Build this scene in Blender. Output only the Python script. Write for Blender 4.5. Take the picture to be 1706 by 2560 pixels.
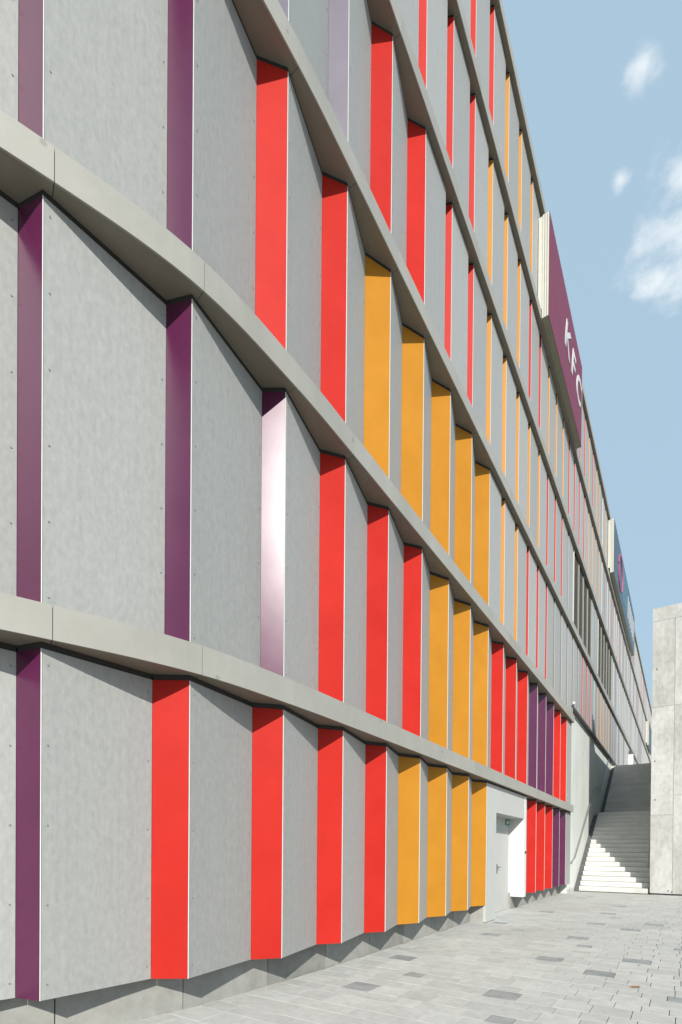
import bpy, bmesh, math, random
from mathutils import Vector, Matrix
random.seed(7)
for o in list(bpy.data.objects): bpy.data.objects.remove(o)
SC = bpy.context.scene
C = SC.collection

# ------------------------------------------------------------------ camera
F_PX, CX, CY = 1298.377, 853.0, 2138.286          # solved from the photograph (1706 x 2560)
TH, ROLL, PIT = math.radians(33.3155), math.radians(-0.4573), math.radians(-0.4160)
CAM = Vector((3.7214, 0.0, 1.6))
_F = Vector((-math.sin(TH), math.cos(TH), 0)); _R = Vector((math.cos(TH), math.sin(TH), 0)); _U = Vector((0, 0, 1))
F2 = _F*math.cos(PIT) + _U*math.sin(PIT); U2 = _U*math.cos(PIT) - _F*math.sin(PIT)
R3 = _R*math.cos(ROLL) - U2*math.sin(ROLL); U3 = U2*math.cos(ROLL) + _R*math.sin(ROLL)
cd = bpy.data.cameras.new('camera'); cam = bpy.data.objects.new('camera', cd); C.objects.link(cam)
cam.matrix_world = Matrix(((R3.x, U3.x, -F2.x, CAM.x), (R3.y, U3.y, -F2.y, CAM.y), (R3.z, U3.z, -F2.z, CAM.z), (0, 0, 0, 1)))
cd.sensor_fit = 'VERTICAL'; cd.sensor_height = 36; cd.sensor_width = 24
cd.lens = F_PX/2560*36
cd.shift_y = (CY-1280)/2560; cd.shift_x = 0
cd.clip_start = 0.05; cd.clip_end = 5000
SC.camera = cam
SC.render.resolution_x, SC.render.resolution_y = 682, 1024

# ------------------------------------------------------------------ light
SUN = Vector((1.0, -1.43, 1.10)).normalized()      # towards the sun
sl = bpy.data.lights.new('sun', 'SUN'); sl.energy = 5.0; sl.angle = math.radians(0.5); sl.color = (1.0, 0.955, 0.89)
so = bpy.data.objects.new('sun', sl); C.objects.link(so); so.location = (20, -20, 40)
so.rotation_euler = (-SUN).to_track_quat('-Z', 'Y').to_euler()
SC.view_settings.view_transform = 'Standard'; SC.view_settings.look = 'None'
SC.view_settings.exposure = 0.40; SC.view_settings.gamma = 1.0; SC.view_settings.use_curve_mapping = False

W = bpy.data.worlds.new('World'); SC.world = W; W.use_nodes = True
nt = W.node_tree; nt.nodes.clear()
def wn(t, **k):
    n = nt.nodes.new(t)
    for a, b in k.items(): setattr(n, a, b)
    return n
out = wn('ShaderNodeOutputWorld'); bg = wn('ShaderNodeBackground'); bg.inputs[1].default_value = 0.12
sky = wn('ShaderNodeTexSky'); sky.sky_type = 'NISHITA'; sky.sun_disc = False
sky.sun_elevation = math.asin(SUN.z); sky.sun_rotation = math.atan2(SUN.x, SUN.y)
sky.air_density = 1.0; sky.dust_density = 2.2; sky.ozone_density = 1.0; sky.altitude = 200
tc = wn('ShaderNodeTexCoord')
# scattered fair-weather clouds all round the sky: soft cores broken up by noise
cores = [(-.041, .607, .794, .0175), (-.066, .657, .751, .0105), (-.004, .678, .735, .034), (-.028, .726, .687, .032), (-.006, .712, .702, .050), (.012, .722, .692, .055), (.035, .70, .71, .045), (.05, .735, .675, .05),
         (.45, .65, .60, .09), (.75, .35, .55, .08), (.62, -.35, .70, .07), (.2, -.85, .48, .09), (-.5, -.5, .70, .07),
         (-.82, .1, .55, .08), (-.55, .62, .55, .06), (.88, -.2, .42, .08), (.3, .1, .95, .06), (-.25, -.1, .96, .05)]
nz = wn('ShaderNodeTexNoise'); nz.inputs['Scale'].default_value = 19; nz.inputs['Detail'].default_value = 7; nz.inputs['Roughness'].default_value = .58
sxyz = wn('ShaderNodeSeparateXYZ'); nt.links.new(tc.outputs['Generated'], sxyz.inputs[0])
zc = wn('ShaderNodeMath', operation='MAXIMUM'); nt.links.new(sxyz.outputs[2], zc.inputs[0]); zc.inputs[1].default_value = .06
inv = wn('ShaderNodeMath', operation='DIVIDE'); inv.inputs[0].default_value = 1; nt.links.new(zc.outputs[0], inv.inputs[1])
lay = wn('ShaderNodeVectorMath', operation='SCALE'); nt.links.new(tc.outputs['Generated'], lay.inputs[0]); nt.links.new(inv.outputs[0], lay.inputs[3])
flat = wn('ShaderNodeVectorMath', operation='MULTIPLY'); flat.inputs[1].default_value = (1, 1, 0); nt.links.new(lay.outputs[0], flat.inputs[0])
nt.links.new(flat.outputs[0], nz.inputs['Vector'])
acc = None
for x, y, z, r in cores:
    v = Vector((x, y, z)).normalized()
    ds = wn('ShaderNodeVectorMath', operation='DISTANCE'); ds.inputs[1].default_value = (v.x/v.z, v.y/v.z, 0)
    nt.links.new(flat.outputs[0], ds.inputs[0])
    mr = wn('ShaderNodeMapRange'); mr.clamp = True
    mr.inputs[1].default_value = 0; mr.inputs[2].default_value = r*1.9/v.z; mr.inputs[3].default_value = 1; mr.inputs[4].default_value = 0
    nt.links.new(ds.outputs['Value'], mr.inputs[0])
    if acc is None: acc = mr.outputs[0]
    else:
        mx = wn('ShaderNodeMath', operation='MAXIMUM'); nt.links.new(acc, mx.inputs[0]); nt.links.new(mr.outputs[0], mx.inputs[1]); acc = mx.outputs[0]
ad = wn('ShaderNodeMath', operation='MULTIPLY_ADD'); nt.links.new(nz.outputs['Fac'], ad.inputs[0]); ad.inputs[1].default_value = 1.5; nt.links.new(acc, ad.inputs[2])
m2 = wn('ShaderNodeMapRange'); m2.interpolation_type = 'SMOOTHSTEP'; nt.links.new(ad.outputs[0], m2.inputs[0])
m2.inputs[1].default_value = 1.0; m2.inputs[2].default_value = 1.85; m2.inputs[3].default_value = 0; m2.inputs[4].default_value = .88
gate = wn('ShaderNodeMath', operation='MULTIPLY'); gt = wn('ShaderNodeMapRange'); nt.links.new(acc, gt.inputs[0]); gt.inputs[1].default_value = 0; gt.inputs[2].default_value = .3
nt.links.new(m2.outputs[0], gate.inputs[0]); nt.links.new(gt.outputs[0], gate.inputs[1])
mixc = wn('ShaderNodeMix', data_type='RGBA'); nt.links.new(gate.outputs[0], mixc.inputs['Factor'])
hz = wn('ShaderNodeMix', data_type='RGBA'); hz.inputs['Factor'].default_value = .86; nt.links.new(sky.outputs[0], hz.inputs[6]); hz.inputs[7].default_value = (2.92, 4.08, 5.02, 1)
nt.links.new(hz.outputs[2], mixc.inputs[6]); mixc.inputs[7].default_value = (5.7, 6.1, 6.35, 1)
nt.links.new(mixc.outputs[2], bg.inputs[0]); nt.links.new(bg.outputs[0], out.inputs[0])

# ------------------------------------------------------------------ materials
def newmat(name):
    m = bpy.data.materials.new(name); m.use_nodes = True
    n = m.node_tree.nodes; return m, n, m.node_tree.links, n['Principled BSDF']
def surf(name, lo, hi, scale=4, stretch=(1, 1, 1), rough=.6, rvar=.1, spec=.4, rnd=.06, bump=.05, bscale=60, detail=8,
         streak=0, island=False, spots=0, coat=0, stain=0, isl_lo=None):
    m, n, l, p = newmat(name)
    tc = n.new('ShaderNodeTexCoord'); oi = n.new('ShaderNodeObjectInfo')
    off = n.new('ShaderNodeVectorMath'); off.operation = 'MULTIPLY_ADD'
    cmb = n.new('ShaderNodeCombineXYZ')
    for k, f in ((0, 37.), (1, 53.), (2, 91.)):
        mm = n.new('ShaderNodeMath'); mm.operation = 'MULTIPLY'; mm.inputs[1].default_value = f; l.new(oi.outputs['Random'], mm.inputs[0]); l.new(mm.outputs[0], cmb.inputs[k])
    off.inputs[1].default_value = stretch; l.new(tc.outputs['Object'], off.inputs[0]); l.new(cmb.outputs[0], off.inputs[2])
    nz = n.new('ShaderNodeTexNoise'); nz.inputs['Scale'].default_value = scale; nz.inputs['Detail'].default_value = detail; nz.inputs['Roughness'].default_value = .62
    l.new(off.outputs[0], nz.inputs['Vector'])
    fac = nz.outputs['Fac']
    if streak:
        mp = n.new('ShaderNodeVectorMath'); mp.operation = 'MULTIPLY'; mp.inputs[1].default_value = (16, 16, .7); l.new(off.outputs[0], mp.inputs[0])
        ns = n.new('ShaderNodeTexNoise'); ns.inputs['Scale'].default_value = 1.6; ns.inputs['Detail'].default_value = 5; l.new(mp.outputs[0], ns.inputs['Vector'])
        mi = n.new('ShaderNodeMix'); mi.inputs[0].default_value = streak; l.new(fac, mi.inputs[2]); l.new(ns.outputs['Fac'], mi.inputs[3]); fac = mi.outputs[0]
    rp = n.new('ShaderNodeMapRange'); rp.inputs[1].default_value = .3; rp.inputs[2].default_value = .7; l.new(fac, rp.inputs[0])
    mx = n.new('ShaderNodeMix'); mx.data_type = 'RGBA'; l.new(rp.outputs[0], mx.inputs[0]); mx.inputs[6].default_value = (*lo, 1); mx.inputs[7].default_value = (*hi, 1)
    col = mx.outputs[2]
    if stain:
        n3 = n.new('ShaderNodeTexNoise'); n3.inputs['Scale'].default_value = .55; n3.inputs['Detail'].default_value = 5; n3.inputs['Distortion'].default_value = .8; l.new(off.outputs[0], n3.inputs['Vector'])
        r3 = n.new('ShaderNodeMapRange'); r3.inputs[1].default_value = .42; r3.inputs[2].default_value = .68; r3.inputs[3].default_value = 0; r3.inputs[4].default_value = stain; l.new(n3.outputs['Fac'], r3.inputs[0])
        ms = n.new('ShaderNodeMix'); ms.data_type = 'RGBA'; ms.blend_type = 'MULTIPLY'; l.new(r3.outputs[0], ms.inputs[0]); l.new(col, ms.inputs[6]); ms.inputs[7].default_value = (.55, .55, .52, 1); col = ms.outputs[2]
    if spots:
        vo = n.new('ShaderNodeTexVoronoi'); vo.inputs['Scale'].default_value = spots; l.new(off.outputs[0], vo.inputs['Vector'])
        vr = n.new('ShaderNodeMapRange'); vr.inputs[1].default_value = .05; vr.inputs[2].default_value = .11; vr.inputs[3].default_value = .75; vr.inputs[4].default_value = 1; l.new(vo.outputs['Distance'], vr.inputs[0])
        mv = n.new('ShaderNodeVectorMath'); mv.operation = 'SCALE'; l.new(col, mv.inputs[0]); l.new(vr.outputs[0], mv.inputs[3]); col = mv.outputs[0]
    rr = n.new('ShaderNodeMapRange'); rr.inputs[3].default_value = 1-rnd; rr.inputs[4].default_value = 1+rnd; l.new(oi.outputs['Random'], rr.inputs[0])
    fct = rr.outputs[0]
    if island:
        ge = n.new('ShaderNodeNewGeometry'); ri = n.new('ShaderNodeMapRange'); ri.inputs[3].default_value = 1-rnd; ri.inputs[4].default_value = 1+rnd; l.new(ge.outputs['Random Per Island'], ri.inputs[0])
        mu = n.new('ShaderNodeMath'); mu.operation = 'MULTIPLY'; l.new(fct, mu.inputs[0]); l.new(ri.outputs[0], mu.inputs[1]); fct = mu.outputs[0]
    sc = n.new('ShaderNodeVectorMath'); sc.operation = 'SCALE'; l.new(col, sc.inputs[0]); l.new(fct, sc.inputs[3])
    l.new(sc.outputs[0], p.inputs['Base Color'])
    ro = n.new('ShaderNodeMapRange'); ro.inputs[3].default_value = rough-rvar; ro.inputs[4].default_value = rough+rvar; l.new(nz.outputs['Fac'], ro.inputs[0]); l.new(ro.outputs[0], p.inputs['Roughness'])
    p.inputs['Specular IOR Level'].default_value = spec
    if coat: p.inputs['Coat Weight'].default_value = coat; p.inputs['Coat Roughness'].default_value = .18
    if bump:
        nb = n.new('ShaderNodeTexNoise'); nb.inputs['Scale'].default_value = bscale; nb.inputs['Detail'].default_value = 4; l.new(off.outputs[0], nb.inputs['Vector'])
        bp = n.new('ShaderNodeBump'); bp.inputs['Strength'].default_value = bump; bp.inputs['Distance'].default_value = .01; l.new(nb.outputs['Fac'], bp.inputs['Height']); l.new(bp.outputs[0], p.inputs['Normal'])
    return m
M = {}
M['grey'] = surf('fibre_cement', (.262, .267, .254), (.338, .340, .325), scale=26, stretch=(1, 1, .5), rough=.5, spec=.45, rnd=.075, bump=.06, bscale=140, streak=.22)
M['greydark'] = surf('fibre_cement_return', (.28, .29, .285), (.34, .35, .34), scale=5, rough=.55, rnd=.05)
M['red'] = surf('red_laminate', (.350, .0165, .011), (.400, .0205, .0145), scale=1.6, rough=.5, rvar=.05, spec=.09, rnd=.03, bump=.01)
M['orange'] = surf('orange_laminate', (.362, .154, .014), (.412, .179, .018), scale=1.6, rough=.5, rvar=.05, spec=.12, rnd=.03, bump=.01)
M['purple'] = surf('purple_laminate', (.062, .0075, .037), (.074, .010, .044), scale=2.5, rough=.255, rvar=.03, spec=.55, rnd=.04, bump=.006)
M['charcoal'] = surf('charcoal_laminate', (.07, .072, .07), (.09, .09, .088), scale=3, rough=.5, rnd=.05, bump=.01)
M['teal'] = surf('teal_laminate', (.15, .26, .28), (.17, .29, .30), scale=3, rough=.5, rnd=.05, bump=.01)
M['pale'] = surf('pale_laminate', (.30, .28, .26), (.34, .32, .30), scale=3, rough=.5, rnd=.05, bump=.01)
M['purple_sheen'] = surf('purple_sky_sheen', (.095, .082, .110), (.108, .094, .124), scale=2.5, rough=.3, rvar=.03, spec=.5, rnd=.04, bump=.006)  # purple panels with the sky's reflection mixed into the base colour
M['trim'] = surf('white_aluminium', (.55, .55, .53), (.61, .61, .59), scale=8, rough=.35, rnd=.02, bump=0)
M['band'] = surf('stone_grey_sheet', (.285, .280, .250), (.315, .310, .280), scale=3, rough=.55, rvar=.06, spec=.35, rnd=.04, bump=.02, bscale=40, spots=3.2, stain=.22)
M['soffit'] = surf('shaded_soffit_sheet', (.175, .155, .12), (.205, .185, .145), scale=3, rough=.5, rvar=.06, spec=.35, rnd=.03, bump=.01)  # band sheet darkened to brown, underside shade put into the colour
M['core'] = surf('dark_backing', (.022, .022, .022), (.03, .03, .03), rough=.8)  # inner wall and gap strips, near black so the gaps read as shade
M['plinth'] = surf('plinth_concrete', (.235, .235, .215), (.31, .31, .29), scale=6, rough=.75, rnd=.06, bump=.15, stain=.5)
M['conc'] = surf('fair_faced_concrete', (.30, .305, .292), (.47, .47, .45), scale=8.0, stretch=(1, 1, .6), rough=.7, rnd=.05, bump=.12, bscale=35, stain=.55, streak=.3)
M['concwall'] = surf('green_grey_concrete', (.50, .535, .505), (.57, .59, .57), scale=2, stretch=(1, 1, .5), rough=.65, rnd=.04, bump=.08, stain=.25)
M['portal'] = surf('portal_concrete', (.37, .38, .36), (.44, .445, .425), scale=4, stretch=(1, 1, .4), rough=.6, rnd=.03, bump=.06, streak=.5)
M['jamb'] = surf('white_render', (.54, .545, .525), (.60, .605, .585), scale=4, rough=.6, rnd=.02, bump=.04)
M['step'] = surf('step_concrete', (.51, .505, .475), (.58, .575, .545), scale=5, rough=.7, rnd=.05, bump=.1, stain=.35)
M['paver'] = surf('paver_concrete', (.352, .355, .335), (.432, .433, .410), scale=9, rough=.75, rnd=.06, bump=.18, bscale=120, island=True, stain=.3)
M['paverdark'] = surf('slate_paver', (.175, .190, .190), (.285, .30, .295), scale=5, rough=.55, rvar=.12, rnd=.10, bump=.15, bscale=100)
M['ground'] = surf('jointing_sand', (.20, .195, .18), (.27, .265, .245), scale=2, rough=.9, bump=.2)
M['metal'] = surf('galvanised_steel', (.30, .31, .31), (.38, .39, .39), scale=10, rough=.35, rnd=.03, bump=0); M['metal'].node_tree.nodes['Principled BSDF'].inputs['Metallic'].default_value = .8
M['screw'] = surf('screw_head_grey', (.16, .165, .165), (.20, .205, .205), rough=.45, bump=0)
M['flash'] = surf('dark_flashing', (.06, .062, .06), (.08, .082, .08), rough=.5)
M['gutter'] = surf('dark_gutter', (.06, .065, .065), (.10, .10, .10), rough=.7, bump=.2)
M['louv'] = surf('louvre_bronze', (.135, .13, .105), (.165, .16, .13), rough=.5, rnd=.04)
M['crimson'] = surf('crimson_sign', (.140, .014, .044), (.155, .016, .050), scale=2, rough=.55, rnd=.02, bump=0)
M['navy'] = surf('navy_sign', (.025, .045, .065), (.03, .055, .08), scale=.6, rough=.35, rnd=.02, bump=0)
M['tealsign'] = surf('teal_sign', (.025, .09, .12), (.03, .11, .14), scale=.6, rough=.35, rnd=.02, bump=0)
M['pink'] = surf('pink_print', (.30, .08, .16), (.33, .09, .18), rough=.4, bump=0)
M['signside'] = surf('ivory_sheet', (.44, .435, .38), (.48, .475, .42), rough=.45, rnd=.02, bump=0)
M['olive'] = surf('olive_sheet', (.20, .20, .14), (.23, .23, .165), rough=.5, bump=0)
M['white'] = surf('white_print', (.48, .48, .48), (.54, .54, .54), rough=.5, bump=0)
M['green'] = surf('exit_green', (.01, .22, .11), (.012, .25, .13), rough=.4, bump=0)
M['black'] = surf('black_plastic', (.02, .02, .02), (.03, .03, .03), rough=.5, bump=0)
M['leaf'] = surf('dry_leaf', (.22, .10, .045), (.30, .15, .07), scale=20, rough=.7)

# ------------------------------------------------------------------ helpers
def link(name, me, parent=None, loc=(0, 0, 0), rz=0):
    o = bpy.data.objects.new(name, me); C.objects.link(o); o.location = loc; o.rotation_euler = (0, 0, rz)
    if parent is not None: o.parent = parent
    return o
def empty(name, loc=(0, 0, 0)):
    return link(name, None, None, loc)
def tag(o, label=None, cat=None, group=None, kind=None):
    if label: o['label'] = label
    if cat: o['category'] = cat
    if group: o['group'] = group
    if kind: o['kind'] = kind
    return o
class MB:
    def __init__(s): s.v = []; s.f = []
    def hexa(s, p):                       # 8 points: bottom 4 ccw, top 4 ccw
        b = len(s.v); s.v += [tuple(q) for q in p]
        s.f += [(b+3, b+2, b+1, b), (b+4, b+5, b+6, b+7)] + [(b+i, b+(i+1) % 4, b+4+(i+1) % 4, b+4+i) for i in range(4)]
    def box(s, x0, x1, y0, y1, z0, z1):
        s.hexa([(x0, y0, z0), (x1, y0, z0), (x1, y1, z0), (x0, y1, z0), (x0, y0, z1), (x1, y0, z1), (x1, y1, z1), (x0, y1, z1)])
    def chbox(s, x0, x1, y0, y1, z0, z1, c):   # box with chamfered top edges
        b = len(s.v)
        s.v += [(x0, y0, z0), (x1, y0, z0), (x1, y1, z0), (x0, y1, z0), (x0, y0, z1-c), (x1, y0, z1-c), (x1, y1, z1-c), (x0, y1, z1-c),
                (x0+c, y0+c, z1), (x1-c, y0+c, z1), (x1-c, y1-c, z1), (x0+c, y1-c, z1)]
        s.f += [(b+i, b+(i+1) % 4, b+4+(i+1) % 4, b+4+i) for i in range(4)] + [(b+4+i, b+4+(i+1) % 4, b+8+(i+1) % 4, b+8+i) for i in range(4)] + [(b+8, b+9, b+10, b+11)]
    def slab(s, A, B, z0, z1, t):         # outer face on line A->B, outward normal (dy,-dx), thickness inwards
        dx, dy = B[0]-A[0], B[1]-A[1]; L = math.hypot(dx, dy); nx, ny = dy/L, -dx/L
        s.hexa([(A[0]-nx*t, A[1]-ny*t, z0), (A[0], A[1], z0), (B[0], B[1], z0), (B[0]-nx*t, B[1]-ny*t, z0),
                (A[0]-nx*t, A[1]-ny*t, z1), (A[0], A[1], z1), (B[0], B[1], z1), (B[0]-nx*t, B[1]-ny*t, z1)])
    def tube(s, pts, r, n=8):
        pts = [Vector(p) for p in pts]; base = len(s.v)
        for i, p in enumerate(pts):
            d = ((pts[min(i+1, len(pts)-1)]-p).normalized() + (p-pts[max(i-1, 0)]).normalized()).normalized()
            a = d.cross(Vector((0, 0, 1)));
            if a.length < 1e-3: a = Vector((1, 0, 0))
            a.normalize(); b = a.cross(d)
            for k in range(n):
                q = p + (a*math.cos(2*math.pi*k/n) + b*math.sin(2*math.pi*k/n))*r; s.v.append(tuple(q))
        for i in range(len(pts)-1):
            for k in range(n):
                s.f.append((base+i*n+k, base+i*n+(k+1) % n, base+(i+1)*n+(k+1) % n, base+(i+1)*n+k))
        s.f.append(tuple(base+k for k in range(n))[::-1]); s.f.append(tuple(base+(len(pts)-1)*n+k for k in range(n)))
    def disc(s, c, nrm, r, h, n=8):       # low cylinder standing on a surface
        c = Vector(c); nv = Vector(nrm).normalized(); a = nv.cross(Vector((0, 0, 1))); a = a.normalized() if a.length > 1e-3 else Vector((1, 0, 0)); b = nv.cross(a)
        base = len(s.v)
        for hh, rr in ((0, r), (h, r*.85)):
            for k in range(n): s.v.append(tuple(c + nv*hh + (a*math.cos(2*math.pi*k/n)+b*math.sin(2*math.pi*k/n))*rr))
        for k in range(n): s.f.append((base+k, base+(k+1) % n, base+n+(k+1) % n, base+n+k))
        s.f.append(tuple(base+n+k for k in range(n)))
    def mesh(s, name, mat):
        me = bpy.data.meshes.new(name); me.from_pydata(s.v, [], s.f); me.update()
        bm = bmesh.new(); bm.from_mesh(me); bmesh.ops.recalc_face_normals(bm, faces=bm.faces); bm.to_mesh(me); bm.free()
        me.materials.append(mat); return me
    def build(s, name, mat, parent=None, loc=(0, 0, 0), rz=0):
        return link(name, s.mesh(name, mat), parent, loc, rz)

# ------------------------------------------------------------------ facade plan
SP = 1.194
RID = {0: (-.505, 2.119), 1: (-.127, 3.270), 2: (-.019, 4.499)}
for i in range(3, 71): RID[i] = (0.0, 5.692 + SP*(i-3))
def back(p, ang, L=1.2): a = math.radians(ang); return (p[0]-L*math.sin(a), p[1]-L*math.cos(a))
RID[-1] = back(RID[0], 25); RID[-2] = back(RID[-1], 34); RID[-3] = back(RID[-2], 43); RID[-4] = back(RID[-3], 52)
I0, I1 = -4, 70
def vnorm(i):
    a = RID[max(i-1, I0)]; b = RID[min(i+1, I1)]; T = Vector((b[0]-a[0], b[1]-a[1])).normalized(); return Vector((T.y, -T.x))
def offpt(i, d): return Vector(RID[i]) + vnorm(i)*d
def P(u, d):                              # smooth path through the ridges, pushed out by d
    u = min(max(u, I0), I1-1e-6); i = int(math.floor(u)); t = u-i
    p0, p1, p2, p3 = (offpt(min(max(k, I0), I1), d) for k in (i-1, i, i+1, i+2))
    return 0.5*((2*p1) + (p2-p0)*t + (2*p0-5*p1+4*p2-p3)*t*t + (3*p1-p0-3*p2+p3)*t**3)
SOF = [3.225, 6.750, 10.275, 13.750, 17.215, 20.615]          # soffit heights of the six bands
BH = .27
BASE = [.40] + [s+BH for s in SOF[:5]]
END = 22.22                               # where the two lowest storeys stop
uEND = 3 + (END-5.692)/SP

# ------------------------------------------------------------------ setting: ground
gm = MB(); gm.v = [(-900, -900, -.014), (900, -900, -.014), (900, 900, -.014), (-900, 900, -.014)]; gm.f = [(0, 1, 2, 3)]
tag(gm.build('ground', M['ground']), kind='structure')
pav = tag(empty('pavement', (1.5, 8, 0)), kind='structure')
DARK = [(2.04, 5.87, 1), (2.06, 8.27, 1), (2.81, 7.67, 1), (3.17, 8.85, 1), (.55, 5.29, 1), (.20, 7.12, 1), (2.08, 10.7, 1), (.60, 10.14, 1), (.26, 11.9, 1),
        (2.28, 4.96, 0), (2.32, 9.78, 0), (.87, 11.03, 0), (.81, 6.2, 0), (2.09, 13.19, 1), (2.82, 12.6, 1), (3.2, 13.85, 1), (2.33, 14.7, 0), (2.08, 15.6, 1),
        (.63, 15.0, 1), (.25, 17.0, 1), (.87, 16.0, 0), (2.86, 17.5, 1), (2.12, 18.0, 1), (3.22, 18.8, 1), (3.72, 6.7, 0), (3.75, 10.35, 0), (3.78, 11.5, 1), (.69, 20.2, 1),
        (2.36, 19.8, 0), (1.84, 21.9, 1), (1.33, 23.0, 1), (.9, 21.2, 0), (1.9, 3.2, 1), (4.6, 5.2, 1), (5.4, 7.8, 1), (4.9, 9.6, 0), (6.1, 11.2, 1), (5.0, 14.0, 1), (4.3, 16.2, 1), (6.5, 4.2, 1), (4.4, 1.6, 1), (2.9, 1.2, 0), (6.0, 18.5, 1)]
rows = []; n0 = -18
for k in range(n0, 32):
    y = 5.12 + .6*k; rows += [(y, y+.35, .365, 1), (y+.35, y+.60, .245, 0)]
G = .0035
cells = []
rr = random.Random(3)
def plinth_x(y):                          # where the paving stops against the plinth
    if y > 5.0: return -.355
    best = None
    for u in range(-30, 50):
        q = P(u/10, -.36)
        if best is None or abs(q.y-y) < best[0]: best = (abs(q.y-y), q.x)
    return best[1]
for (y0, y1, w, big) in rows:
    dks = [d for d in DARK if y0 <= d[1] < y1 and d[2] == big]
    if not dks: dks2 = [d for d in DARK if y0 <= d[1] < y1]
    ox = (dks[0][0]-w/2) % w if dks else rr.random()*w
    xl = min(plinth_x(y0), plinth_x(y1)); x = ox - w*math.ceil((ox-xl)/w + .001)
    while x < 9.0:
        a, b = max(x, xl), x+w
        if b-a > .05 and y1 < 24.0:
            xc, yc = (a+b)/2, (y0+y1)/2
            dk = any(abs(xc-d[0]) < w/2 and d in dks for d in DARK)
            cells.append((a, b, y0, y1, dk, abs(b-a-w) < 1e-4))
        x += w
def inview(x, y):
    v = Vector((x, y, 0))-CAM; d = v.dot(F2)
    if d < .3: return False
    px, py = CX+F_PX*v.dot(R3)/d, CY-F_PX*v.dot(U3)/d
    return -40 < px < 1750 and py < 2600
cells.sort(key=lambda c: (0 if inview((c[0]+c[1])/2, (c[2]+c[3])/2) else 1, math.hypot((c[0]+c[1])/2-CAM.x, (c[2]+c[3])/2-CAM.y)))
pmesh = {}
rest = MB(); restd = MB()
for idx, (a, b, y0, y1, dk, full) in enumerate(cells):
    hx, hy = (b-a)/2-G, (y1-y0)/2-G; dz = rr.uniform(-.0018, .0018)
    if idx < 290:
        key = (round(hx, 3), round(hy, 3), dk)
        if key not in pmesh:
            mb = MB(); mb.chbox(-hx, hx, -hy, hy, -.06, 0, .002); pmesh[key] = mb.mesh('paver', M['paverdark' if dk else 'paver'])
        o = link('paver', pmesh[key], pav, ((a+b)/2-1.5, (y0+y1)/2-8, dz), 0)
        o.rotation_euler = (rr.uniform(-.004, .004), rr.uniform(-.004, .004), rr.uniform(-.004, .004))
    else:
        (restd if dk else rest).chbox(a+G-1.5, b-G-1.5, y0+G-8, y1-G-8, -.06, dz, .002)
tag(rest.build('paver_field', M['paver'], pav), kind='stuff')
tag(restd.build('dark_paver_field', M['paverdark'], pav), kind='stuff')

# ------------------------------------------------------------------ the building
BLD = tag(empty('panelled_building', (0, 10, 0)), 'long grey panelled building with folded red, orange and purple strips between pale bands', 'building')
BL = Vector((0, 10, 0))
def bpart(mb, name, mat, loc=(0, 0, 0), rz=0):
    return mb.build(name, mat, BLD, (loc[0]-BL.x, loc[1]-BL.y, loc[2]-BL.z), rz)
def blink(name, me, loc, rz=0):
    return link(name, me, BLD, (loc[0]-BL.x, loc[1]-BL.y, loc[2]-BL.z), rz)
# inner body
pl = [P(u/2, -.505) for u in range(2*I0, 2*4)] + [Vector((-.505, RID[I1][1]))]
pl = [(q.x, q.y) for q in pl] + [(-16, RID[I1][1]), (-16, -3.0)]
mb = MB(); n = len(pl); mb.v = [(x, y, .42) for x, y in pl] + [(x, y, 20.80) for x, y in pl]
mb.f = [tuple(range(n))[::-1], tuple(range(n, 2*n))] + [(i, (i+1) % n, n+(i+1) % n, n+i) for i in range(n)]
bpart(mb, 'inner_wall', M['core'])

COL = {}
def setc(st, start, runs):               # colours of the folded strips, bay by bay, as runs
    for name, n in runs:
        for k in range(n): COL[(st, start)] = name; start += 1
setc(0, -3, [('purple', 4), ('red', 4), ('orange', 4)]); setc(0, 12, [('red', 3), ('purple', 2)])
setc(1, -3, [('purple', 6), ('red', 3), ('orange', 3), ('red', 3), ('purple', 3), ('red', 2)])
setc(2, -3, [('purple', 5), ('red', 2), ('orange', 7), ('red', 3), ('charcoal', 5), ('red', 3), ('teal', 1), ('orange', 5), ('purple', 3), ('pale', 1), ('purple', 1), ('pale', 2), ('purple', 1), ('pale', 4)])
setc(3, -3, [('purple', 5), ('purple_sheen', 2), ('red', 4), ('orange', 5), ('red', 3), ('charcoal', 1), ('pale', 1), ('charcoal', 5), ('pale', 1), ('charcoal', 5), ('pale', 1), ('purple', 1), ('pale', 5)])
setc(4, -3, [('purple', 4), ('red', 7), ('orange', 3), ('red', 2), ('orange', 3), ('red', 4), ('orange', 4), ('pale', 1), ('purple', 1), ('pale', 2), ('red', 1), ('pale', 3)])
setc(5, -3, [('purple', 4), ('red', 8), ('orange', 9), ('red', 2), ('orange', 1), ('red', 1), ('orange', 2), ('pale', 1), ('orange', 1), ('pale', 2), ('red', 1), ('pale', 3)])
LASTA = [99, 99, 8, 5, 3, 3]             # last deep fold on each storey, shallow folds follow
OFF = {'purple': .165, 'purple_sheen': .165, 'red': .275, 'orange': .40, 'charcoal': .2, 'pale': .2, 'teal': .2}
LOUV = {(3, k) for k in (18, 19, 20, 21, 24, 25, 26, 27, 28)}
mcache = {}
def getmesh(key, fn, name, mat):
    if key not in mcache:
        m_ = MB(); fn(m_); mcache[key] = m_.mesh(name, mat)
    return mcache[key]
far = {k: MB() for k in ('grey', 'trim', 'red', 'orange', 'purple', 'pale', 'charcoal')}
riv = MB()
FARI = 56
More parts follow.
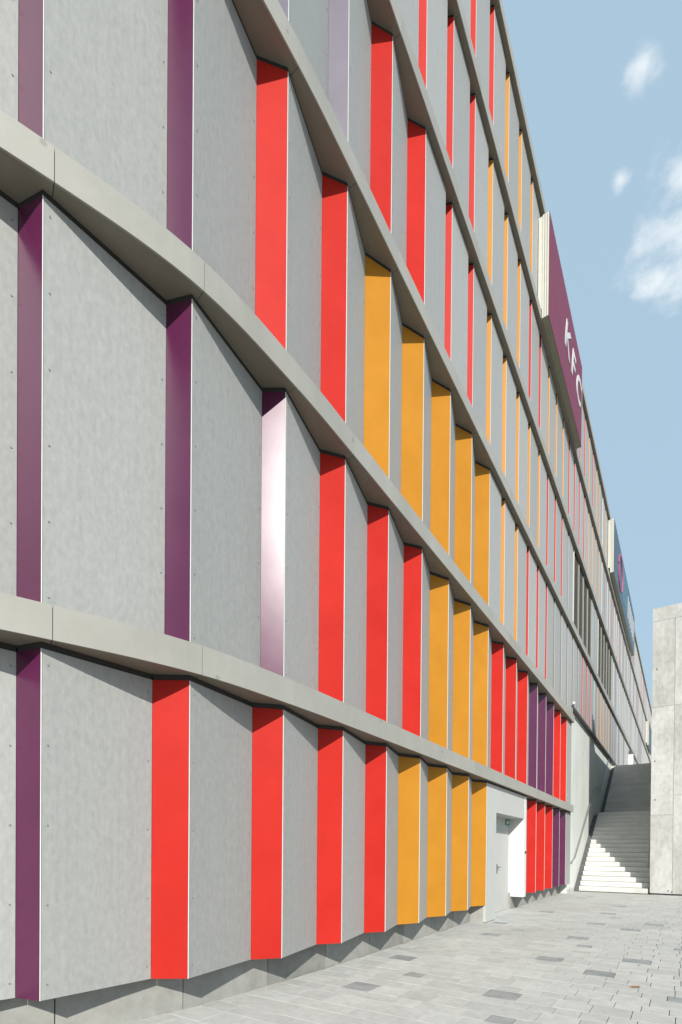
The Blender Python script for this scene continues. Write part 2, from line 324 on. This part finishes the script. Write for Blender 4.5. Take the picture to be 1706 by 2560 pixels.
for st in range(6):
    for i in range(-3, I1+1):
        if st < 2 and i > 17: continue
        if st == 0 and 9 <= i <= 11: continue
        a, b = Vector(RID[i-1]), Vector(RID[i]); L = (b-a).length; T = (b-a)/L; N = Vector((T.y, -T.x)); rz = math.atan2(N.y, N.x)
        z0, z1 = BASE[st], SOF[st]-.045
        if st > 0: z0 -= .02
        if st == 2 and i > 17: z0 = 7.52
        H = z1-z0; key0 = (round(L, 3), round(H, 3)); loc = (b.x, b.y, z0)
        if st < 2 and i == 17:
            ln = END-a.y
            gm_ = getmesh((key0, 'end'), lambda m: m.slab((-.004, -L+.01), (-.004, -L+ln), 0, H, .012), 'grey_panel', M['grey'])
            blink('grey_panel', gm_, loc, rz); continue
        c = COL.get((st, i), random.Random(st*100+i).choice(['pale', 'pale', 'pale', 'pale', 'pale', 'purple', 'charcoal', 'red']))
        deep = i <= LASTA[st]
        d = .205; off = OFF[c]; tr = .009
        louv = (st, i) in LOUV
        gw = 0
        if deep:
            V = (-d, -off); gA, gB = (-.002, -L+.006), (V[0], V[1]-.003)
        else:
            gw = .285 if i <= 8 else {9: .265, 10: .245, 11: .205, 12: .19}.get(i, .165 if i <= 20 else .14)   # the slots narrow along the facade
            V = (-.20, -gw*.37); gA, gB = (-.004, -L+.006), (-.014, -gw)
        if i > FARI:
            for nm, A, B, t in (('grey', gA, gB, .012), (c if c in far else 'pale', V, (-.003, -.006), .01)):
                far[nm].slab((A[0]+b.x, A[1]+b.y), (B[0]+b.x, B[1]+b.y), z0, z1, t)
            far['trim'].box(b.x-.010, b.x+.004, b.y-.007, b.y+.007, z0, z1-.002); continue
        if louv:
            def lv(m):
                m.slab((-.06, -L+.03), (-.07, -gw-.015), 0, H, .01)
                k = .03
                while k < H-.06:
                    m.slab((-.03, -L+.02), (-.03, -gw-.007), k, k+.018, .03); k += .06
                m.box(-.05, -.006, -L+.012, -L+.03, 0, H); m.box(-.05, -.006, -gw-.015, -gw, 0, H)
            blink('louvre_panel', getmesh((key0, 'lv', gw), lv, 'louvre_panel', M['louv']), loc, rz)
        else:
            blink('grey_panel', getmesh((key0, 'g', deep, off if deep else gw), lambda m: m.slab(gA, gB, 0, H, .012), 'grey_panel', M['grey']), loc, rz)
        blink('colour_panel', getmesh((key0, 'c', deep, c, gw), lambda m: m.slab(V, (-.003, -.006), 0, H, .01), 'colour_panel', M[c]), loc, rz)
        if not deep:
            blink('return_panel', getmesh((key0, 'r', gw), lambda m: m.slab((gB[0], gB[1]), (V[0], V[1]-.004), 0, H-.001, .01), 'return_panel', M['greydark']), loc, rz)
        blink('edge_trim', getmesh((round(H, 3), 't'), lambda m: m.box(-.004, .0028, -.0035, .0035, 0, H-.002), 'edge_trim', M['trim']), loc, rz)
        if i <= 20:                       # black strip standing in for the shade in the open gap under the band
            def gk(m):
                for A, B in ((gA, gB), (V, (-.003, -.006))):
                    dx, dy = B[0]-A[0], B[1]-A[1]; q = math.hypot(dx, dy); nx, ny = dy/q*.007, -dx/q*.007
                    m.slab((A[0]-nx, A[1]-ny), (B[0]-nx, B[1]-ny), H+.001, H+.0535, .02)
            blink('gap_shade_strip', getmesh((key0, 'gk', deep, off if deep else gw), gk, 'gap_shade_strip', M['core']), loc, rz)
        # screw heads down both edges of the nearer grey panels
        if i <= 5 and st < 5 and not louv:
            A2, B2 = Vector(gA), Vector(gB); dd = (B2-A2).normalized(); nn = Vector((dd.y, -dd.x))
            rot = lambda q: N*q.x + T*q.y
            ns = 6 if st else 5
            for e in (A2+dd*.045, B2-dd*.04):
                for k in range(ns):
                    zz = z0+.12 + (H-.24)*k/(ns-1)
                    w = b + rot(e); nv = rot(nn)
                    riv.disc((w.x, w.y, zz), (nv.x, nv.y, 0), .0085, .004)
for k, mb in far.items():
    if mb.v: tag(bpart(mb, {'grey': 'far_grey_panels', 'trim': 'far_edge_trims'}.get(k, 'far_colour_panels'), M[k]), kind='stuff')
tag(bpart(riv, 'screw_heads', M['screw']), kind='stuff')
# bands
def sweep(u0, u1, s, prof, name, mat):
    mb = MB(); nseg = 8 if u0 < 4 else 1
    us = [u0+(u1-u0)*k/nseg for k in range(nseg+1)]
    for u in us:
        for d, z in prof:
            q = P(u, d); mb.v.append((q.x, q.y, s+z))
    m_ = len(prof)
    for k in range(nseg):
        for j in range(m_): mb.f.append((k*m_+j, k*m_+(j+1) % m_, (k+1)*m_+(j+1) % m_, (k+1)*m_+j))
    mb.f.append(tuple(range(m_))); mb.f.append(tuple(nseg*m_+j for j in range(m_))[::-1])
    bpart(mb, name, M[mat])
def bandseg(u0, u1, s, name='band_segment'):
    sweep(u0, u1, s, [(.105, 0), (.105, BH), (-.31, BH+.012), (-.31, BH-.03), (.088, BH-.03), (.088, 0)], name, 'band')
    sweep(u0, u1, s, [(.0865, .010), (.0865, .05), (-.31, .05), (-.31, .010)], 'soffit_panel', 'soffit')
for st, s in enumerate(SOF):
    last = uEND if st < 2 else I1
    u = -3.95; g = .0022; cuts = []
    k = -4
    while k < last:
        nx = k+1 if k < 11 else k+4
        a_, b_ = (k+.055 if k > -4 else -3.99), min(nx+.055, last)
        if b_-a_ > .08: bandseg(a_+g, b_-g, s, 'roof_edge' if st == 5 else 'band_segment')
        k = nx
# plinth
def plinthseg(u0, u1):
    mb = MB(); nseg = 4 if u0 < 4 else 1
    us = [u0+(u1-u0)*k/nseg for k in range(nseg+1)]
    for u in us:
        for d, z in ((-.36, -.05), (-.36, .47), (-.50, .47), (-.50, -.05)):
            q = P(u, d); mb.v.append((q.x, q.y, z))
    for k in range(nseg):
        for j in range(4): mb.f.append((k*4+j, k*4+(j+1) % 4, (k+1)*4+(j+1) % 4, (k+1)*4+j))
    mb.f.append((0, 1, 2, 3)); mb.f.append(tuple(nseg*4+j for j in (3, 2, 1, 0)))
    bpart(mb, 'plinth_block', M['plinth'])
for k in range(-4, 8): plinthseg(k+.125+.004, min(k+1.125-.004, 7.98))
u11 = 3+(15.0-5.692)/SP
for k in range(11, 17): plinthseg(max(k+.12, u11)+.004 if k > 11 else u11, min(k+1.12-.004, uEND))
# doorway portal
mb = MB(); mb.box(-.06, 0, 11.655, 12.40, .015, 3.19); bpart(mb, 'portal_panel', M['portal'])
mb = MB(); mb.box(-.42, -.062, 12.37, 12.40, .015, 3.19); bpart(mb, 'portal_reveal', M['portal'])
mb = MB(); mb.box(-.50, -.36, 11.648, 12.36, -.05, .47); mb.box(-.358, -.062, 11.66, 11.70, -.05, .47); bpart(mb, 'plinth_block', M['plinth'])
mb = MB(); mb.box(-.42, -.0015, 12.403, 15.003, 2.56, 3.19); bpart(mb, 'portal_lintel', M['portal'])
mb = MB(); mb.box(-.50, 0, 15.006, 15.245, .36, 3.19); bpart(mb, 'portal_jamb', M['jamb'])
mb = MB(); mb.box(-.503, -.42, 12.40, 15.02, -.02, 2.57); bpart(mb, 'door_surround', M['portal'])
mb = MB(); mb.box(-.425, -.40, 13.62, 14.86, .02, 2.20)
door = bpart(mb, 'door', M['portal'])
mb = MB(); mb.box(-.40, -.392, 13.80, 13.845, 1.05, 1.30); mb.tube([(-.392, 13.823, 1.22), (-.34, 13.823, 1.22), (-.34, 13.95, 1.22)], .011)
h = mb.build('door_handle', M['black'], door)
mb = MB(); mb.box(-.52, -.10, 12.42, 15.0, -.02, .012); bpart(mb, 'door_threshold', M['portal'])
mb = MB(); mb.disc((.0, 15.14, 1.62), (1, 0, 0), .035, .03, 12); bpart(mb, 'bell_push', M['black'])
# blank wall beside the stairs, flashing and closing strip
mb = MB(); mb.box(-.50, -.15, 22.23, 84, -.02, 7.452); bpart(mb, 'blank_wall', M['concwall'])
mb = MB(); mb.box(-.50, .0, 22.205, 22.228, .40, 7.10); bpart(mb, 'end_strip', M['grey'])
mb = MB(); mb.box(-.30, .015, 22.24, 84, 7.455, 7.515); bpart(mb, 'flashing', M['flash'])
for y, z in ((24.2, 3.6), (29.6, 6.3), (33.2, 4.4), (26.0, 6.2)):
    mb = MB(); mb.disc((-.152, y, z), (1, 0, 0), .035, .006, 10); bpart(mb, 'tie_hole', M['flash'])

# terrace above the stairs
mb = MB(); mb.box(-.15, 16, 37.35, 90, -.02, 7.21); tag(mb.build('terrace', M['step']), kind='structure')

# ------------------------------------------------------------------ stairs
RS, TR = .206, .33
ST = tag(empty('staircase', (1.3, 24.1, 0)), 'pale concrete staircase in two flights beside the blank wall, lower steps half in sun', 'stairs')
SL = Vector((1.3, 24.1, 0))
smesh = {}
for fl, (ys, zs, n) in enumerate(((24.1, 0, 18), (32.0, 18*RS, 17))):
    for k in range(n):
        dep = TR if k < n-1 else (32.0-24.1-17*TR if fl == 0 else .34)
        key = (round(dep, 3), fl)
        if key not in smesh:
            mb = MB(); gp_ = .016 if fl == 0 else .005; mb.chbox(-1.25, 1.30, 0, dep+.03, -RS+gp_, 0, .006); mb.box(-1.25, 1.30, .03, dep, -RS, -RS+.02)
            smesh[key] = mb.mesh('step', M['step'])
        link('step', smesh[key], ST, (0, ys+k*TR-SL.y, zs+(k+1)*RS+.0005*k), 0)
mb = MB()   # solid body under the steps
prof = [(24.16, -.02), (24.16+17*TR, 17*RS-.03), (32.0, 17*RS-.03), (32.0+16*TR, 34*RS-.03), (37.4, 34*RS-.03), (37.4, -.02)]
for x in (-1.24, 1.29):
    for y, z in prof: mb.v.append((x, y-SL.y, z-.22 if z > 0 else z))
n = len(prof); mb.f = [tuple(range(n)), tuple(range(n, 2*n))[::-1]] + [(i, n+i, n+(i+1) % n, (i+1) % n) for i in range(n)]
mb.build('stair_body', M['plinth'], ST)
mb = MB()   # sloping gutter between the steps and the wall
gp = [(24.0, .02), (24.1+17*TR, 17*RS+.08), (32.0, 17*RS+.10), (32.0+16*TR, 34*RS+.08), (37.35, 34*RS+.1)]
for x in (-.149, .049):
    for y, z in gp: mb.v.append((x-SL.x, y-SL.y, z)); mb.v.append((x-SL.x, y-SL.y, max(z-.5, -.01)))
n = len(gp)
for k in range(n-1):
    a, b = 2*k, 2*k+2; c_, d_ = a+2*n, b+2*n
    mb.f += [(a, b, d_, c_), (a+1, c_+1, d_+1, b+1), (c_, d_, d_+1, c_+1), (a, a+1, b+1, b)]
mb.f += [(0, 2*n, 2*n+1, 1)]
mb.build('gutter', M['gutter'], ST)

def rail(name, pts, label, brk, x_wall):
    e = tag(empty(name, pts[0]), label, 'handrail'); b0 = Vector(pts[0])
    mb = MB(); mb.tube([tuple(Vector(p)-b0) for p in pts], .022, 10); mb.build('rail', M['metal'], e)
    for (x, y, z) in brk:
        mb = MB(); mb.tube([tuple(Vector((x, y, z))-b0), tuple(Vector((x, y, z-.07))-b0), tuple(Vector((x_wall, y, z-.07))-b0)], .009, 6); mb.build('bracket', M['metal'], e)
sl1 = RS/TR
lz = lambda y: 1.42+(y-23.9)*sl1 - .0
rail('handrail', [(-.06, 22.9, 1.18), (-.06, 23.1, 1.30), (-.06, 23.7, 1.42), (-.06, 29.5, 1.42+5.8*sl1), (-.06, 31.6, 1.42+5.8*sl1), (-.06, 37.2, 1.42+5.8*sl1+5.6*sl1), (-.06, 38.4, 1.42+11.4*sl1)],
     'steel handrail on the blank wall left of the stairs', [(-.06, y, 1.42+(y-23.7)*sl1) for y in (24.4, 26.2, 28.0, 29.3)] + [(-.06, 32.4+1.6*k, 1.42+(6.6+1.6*k)*sl1) for k in range(3)], -.148)
rail('handrail', [(2.54, 24.6, 1.0), (2.54, 24.75, 1.08), (2.54, 29.7, 1.08+4.95*sl1), (2.54, 31.6, 1.08+4.95*sl1), (2.54, 37.0, 1.08+10.35*sl1)],
     'steel handrail against the concrete tower side of the stairs', [(2.54, y, 1.08+(y-24.75)*sl1) for y in (25.2, 27.0, 28.8)], 2.645)

# ------------------------------------------------------------------ concrete tower on the right
TW = tag(empty('concrete_tower', (2.65, 24.0, 0)), 'tall pale board-marked concrete tower at the foot of the stairs', 'tower'); TL = Vector((2.65, 24.0, 0))
def tpart(name, mat, x0, x1, y0, y1, z0, z1):
    mb = MB(); mb.box(x0-TL.x, x1-TL.x, y0-TL.y, y1-TL.y, z0, z1); return mb.build(name, mat, TW)
tpart('tower_core', M['plinth'], 2.69, 9.3, 24.03, 24.33, .06, 11.25)
tpart('tower_body', M['conc'], 2.652, 9.3, 24.36, 39.5, -.02, 10.0)
tpart('base_gap', M['flash'], 2.70, 9.3, 24.05, 24.34, -.02, .06)
jt = .0045
cols = [2.65, 3.405, 4.9, 6.4, 7.9, 9.35]
lev = [[.045, 3.14, 7.40, 10.79], [.045, 3.90, 7.40, 10.79], [.045, 3.14, 7.4, 10.79], [.045, 3.9, 7.4, 10.79], [.045, 3.14, 7.4, 10.79]]
for k in range(5):
    for j in range(3):
        o = tpart('concrete_panel', M['conc'], cols[k]+jt*(k > 0), cols[k+1]-jt, 24.0+.002*((k+j) % 2), 24.345, lev[k][j]+jt, lev[k][j+1]-jt)
    tpart('cap_panel', M['conc'], cols[k]+.002*(k > 0), cols[k+1]-.002, 23.998, 24.347, 10.79+jt, 11.31)
for x, z in ((2.79, 3.74), (2.77, 5.27), (3.27, .16), (3.39, .12), (2.8, 8.9), (3.9, 5.3), (4.4, 2.2)):
    mb = MB(); mb.disc((x-TL.x, -.001, z), (0, -1, 0), .03, .004, 10); mb.build('tie_hole', M['flash'], TW)

# ------------------------------------------------------------------ signs and small things
def text_mesh(s, size, mat, shear=.25, bold=.02, depth=.012):
    cu = bpy.data.curves.new('lettering', 'FONT'); cu.body = s; cu.size = size; cu.shear = shear; cu.offset = bold; cu.extrude = depth; cu.resolution_u = 4
    t = bpy.data.objects.new('lettering', cu); C.objects.link(t)
    dg = bpy.context.evaluated_depsgraph_get(); me = bpy.data.meshes.new_from_object(t.evaluated_get(dg))
    bpy.data.objects.remove(t); bpy.data.curves.remove(cu); me.materials.clear(); me.materials.append(mat); return me
def boxsign(y0, y1, z0, z1, x0, x1, face, label, loc0=None):
    e = tag(empty('box_sign', (x0, y0, z0)), label, 'sign'); b0 = Vector((x0, y0, z0))
    def sp(name, mat, *a):
        mb = MB(); mb.box(a[0]-b0.x, a[1]-b0.x, a[2]-b0.y, a[3]-b0.y, a[4]-b0.z, a[5]-b0.z); return mb.build(name, mat, e)
    sp('case', M['olive'], x0, x1-.012, y0+.02, y1, z0, z1)
    for k in range(3):
        w = (x1-x0)/3; sp('side_strip', M['signside'], x0+k*w+.007, x0+(k+1)*w-.007, y0, y0+.021, z0+.01, z1)
    sp('back_frame', M['signside'], .006, x0-.002, y0+.01, y1-.05, z0+.30, z1-.02)
    sp('face', face, x1-.011, x1, y0, y1, z0, z1)
    sp('edge_strip', M['signside'], x1-.012, x1+.004, y1+.001, y1+.03, z0, z1)
    return e, b0
e, b0 = boxsign(15.93, 21.78, 17.22, 20.22, .115, .312, M['crimson'], 'crimson box sign with three white italic letters at the roof edge')
for ch, y, z in (('K', 18.20, 18.36), ('F', 19.40, 18.36), ('C', 20.36, 18.36)):
    o = link('letter', text_mesh(ch, 1.45, M['white'], .28, .022), e, (.312-b0.x+.008, y-b0.y, z-b0.z)); o.rotation_euler = (math.pi/2, 0, math.pi/2)
e, b0 = boxsign(33.0, 47.8, 17.52, 20.55, .115, .312, M['navy'], 'dark blue box sign with pale upright strokes further along the roof edge')
mb = MB(); mb.box(.3125-b0.x, .318-b0.x, 38.0-b0.y, 41.6-b0.y, .6, 2.9); mb.build('teal_field', M['tealsign'], e)
mb = MB()
ring = [(Vector((.325-b0.x, 36.6-b0.y+1.15*math.cos(t), 1.5+1.05*math.sin(t)))) for t in [2*math.pi*k/24 for k in range(25)]]
mb.tube([tuple(q) for q in ring], .05, 6); mb.build('pink_ring', M['pink'], e)
for k in range(6):
    y = 41.9+k*.92; mb = MB(); mb.box(.3125-b0.x, .322-b0.x, y-b0.y, y+.34-b0.y, .75, 2.35); mb.build('stroke', M['white'], e)
boxsign(70.4, 78.0, 14.35, 17.15, .115, .312, M['navy'], 'narrow box sign with a white end, farthest along the building below the top storey')
# emergency exit sign over the door
e = tag(empty('exit_sign', (-.39, 14.8, 2.38)), 'small green emergency exit sign under the lintel above the door', 'sign')
mb = MB(); mb.box(-.03, .0, -.15, .15, 0, .15); mb.build('panel', M['green'], e)
mb = MB(); mb.box(.0005, .004, -.13, -.03, .03, .12); mb.v += [(.002, .01, .05), (.002, .01, .10), (.002, .08, .10), (.002, .08, .05)]; mb.f.append((len(mb.v)-4, len(mb.v)-1, len(mb.v)-2, len(mb.v)-3)); mb.v += [(.002, .075, .03), (.002, .13, .075), (.002, .075, .12)]; mb.f.append((len(mb.v)-3, len(mb.v)-2, len(mb.v)-1)); mb.build('pictogram', M['white'], e)
# little camera at the corner of the flashing
e = tag(empty('security_camera', (-.02, 22.62, 7.52)), 'small white security camera on the dark flashing above the blank wall', 'camera')
mb = MB(); mb.box(-.03, .03, -.03, .03, 0, .06); mb.build('bracket', M['flash'], e)
mb = MB(); mb.tube([(0, .06, .12), (.06, -.18, .09)], .055, 12); mb.build('housing', M['white'], e)
# white fin with lamp by the terrace door
e = tag(empty('wall_fin', (0.0, 48.0, 7.21)), 'white upright fin standing out from the facade on the terrace', 'wall')
mb = MB(); mb.box(-.16, .32, 0, .2, 0, 2.45); mb.build('fin_panel', M['jamb'], e)
mb = MB(); mb.box(-.0, .26, -.02, .18, 2.46, 2.75); mb.build('fin_cap', M['flash'], e)
# concrete base block beside the lowest step
e = tag(empty('base_block', (-.12, 22.72, 0)), 'small pale concrete base block at the foot of the blank wall', 'block')
mb = MB(); mb.chbox(-.13, .13, -.15, .15, -.01, .20, .012); mb.build('body', M['conc'], e)
mb = MB(); mb.box(-.1, .1, -.16, -.149, .03, .16); mb.build('plate', M['plinth'], e)
# dry leaf
mb = MB(); pts = [(-.06, 0, .006), (-.03, .028, .016), (.02, .03, .012), (.065, .004, .02), (.025, -.026, .014), (-.028, -.024, .010), (0, 0, .004)]
mb.v = pts; mb.f = [(6, i, (i+1) % 6) for i in range(6)]
lf = mb.build('dry_leaf', M['leaf'], None, (3.27, 7.13, .003), .5)
lf.modifiers.new('thick', 'SOLIDIFY').thickness = .002
tag(lf, 'curled brown dry leaf lying on the pale paving', 'leaf')
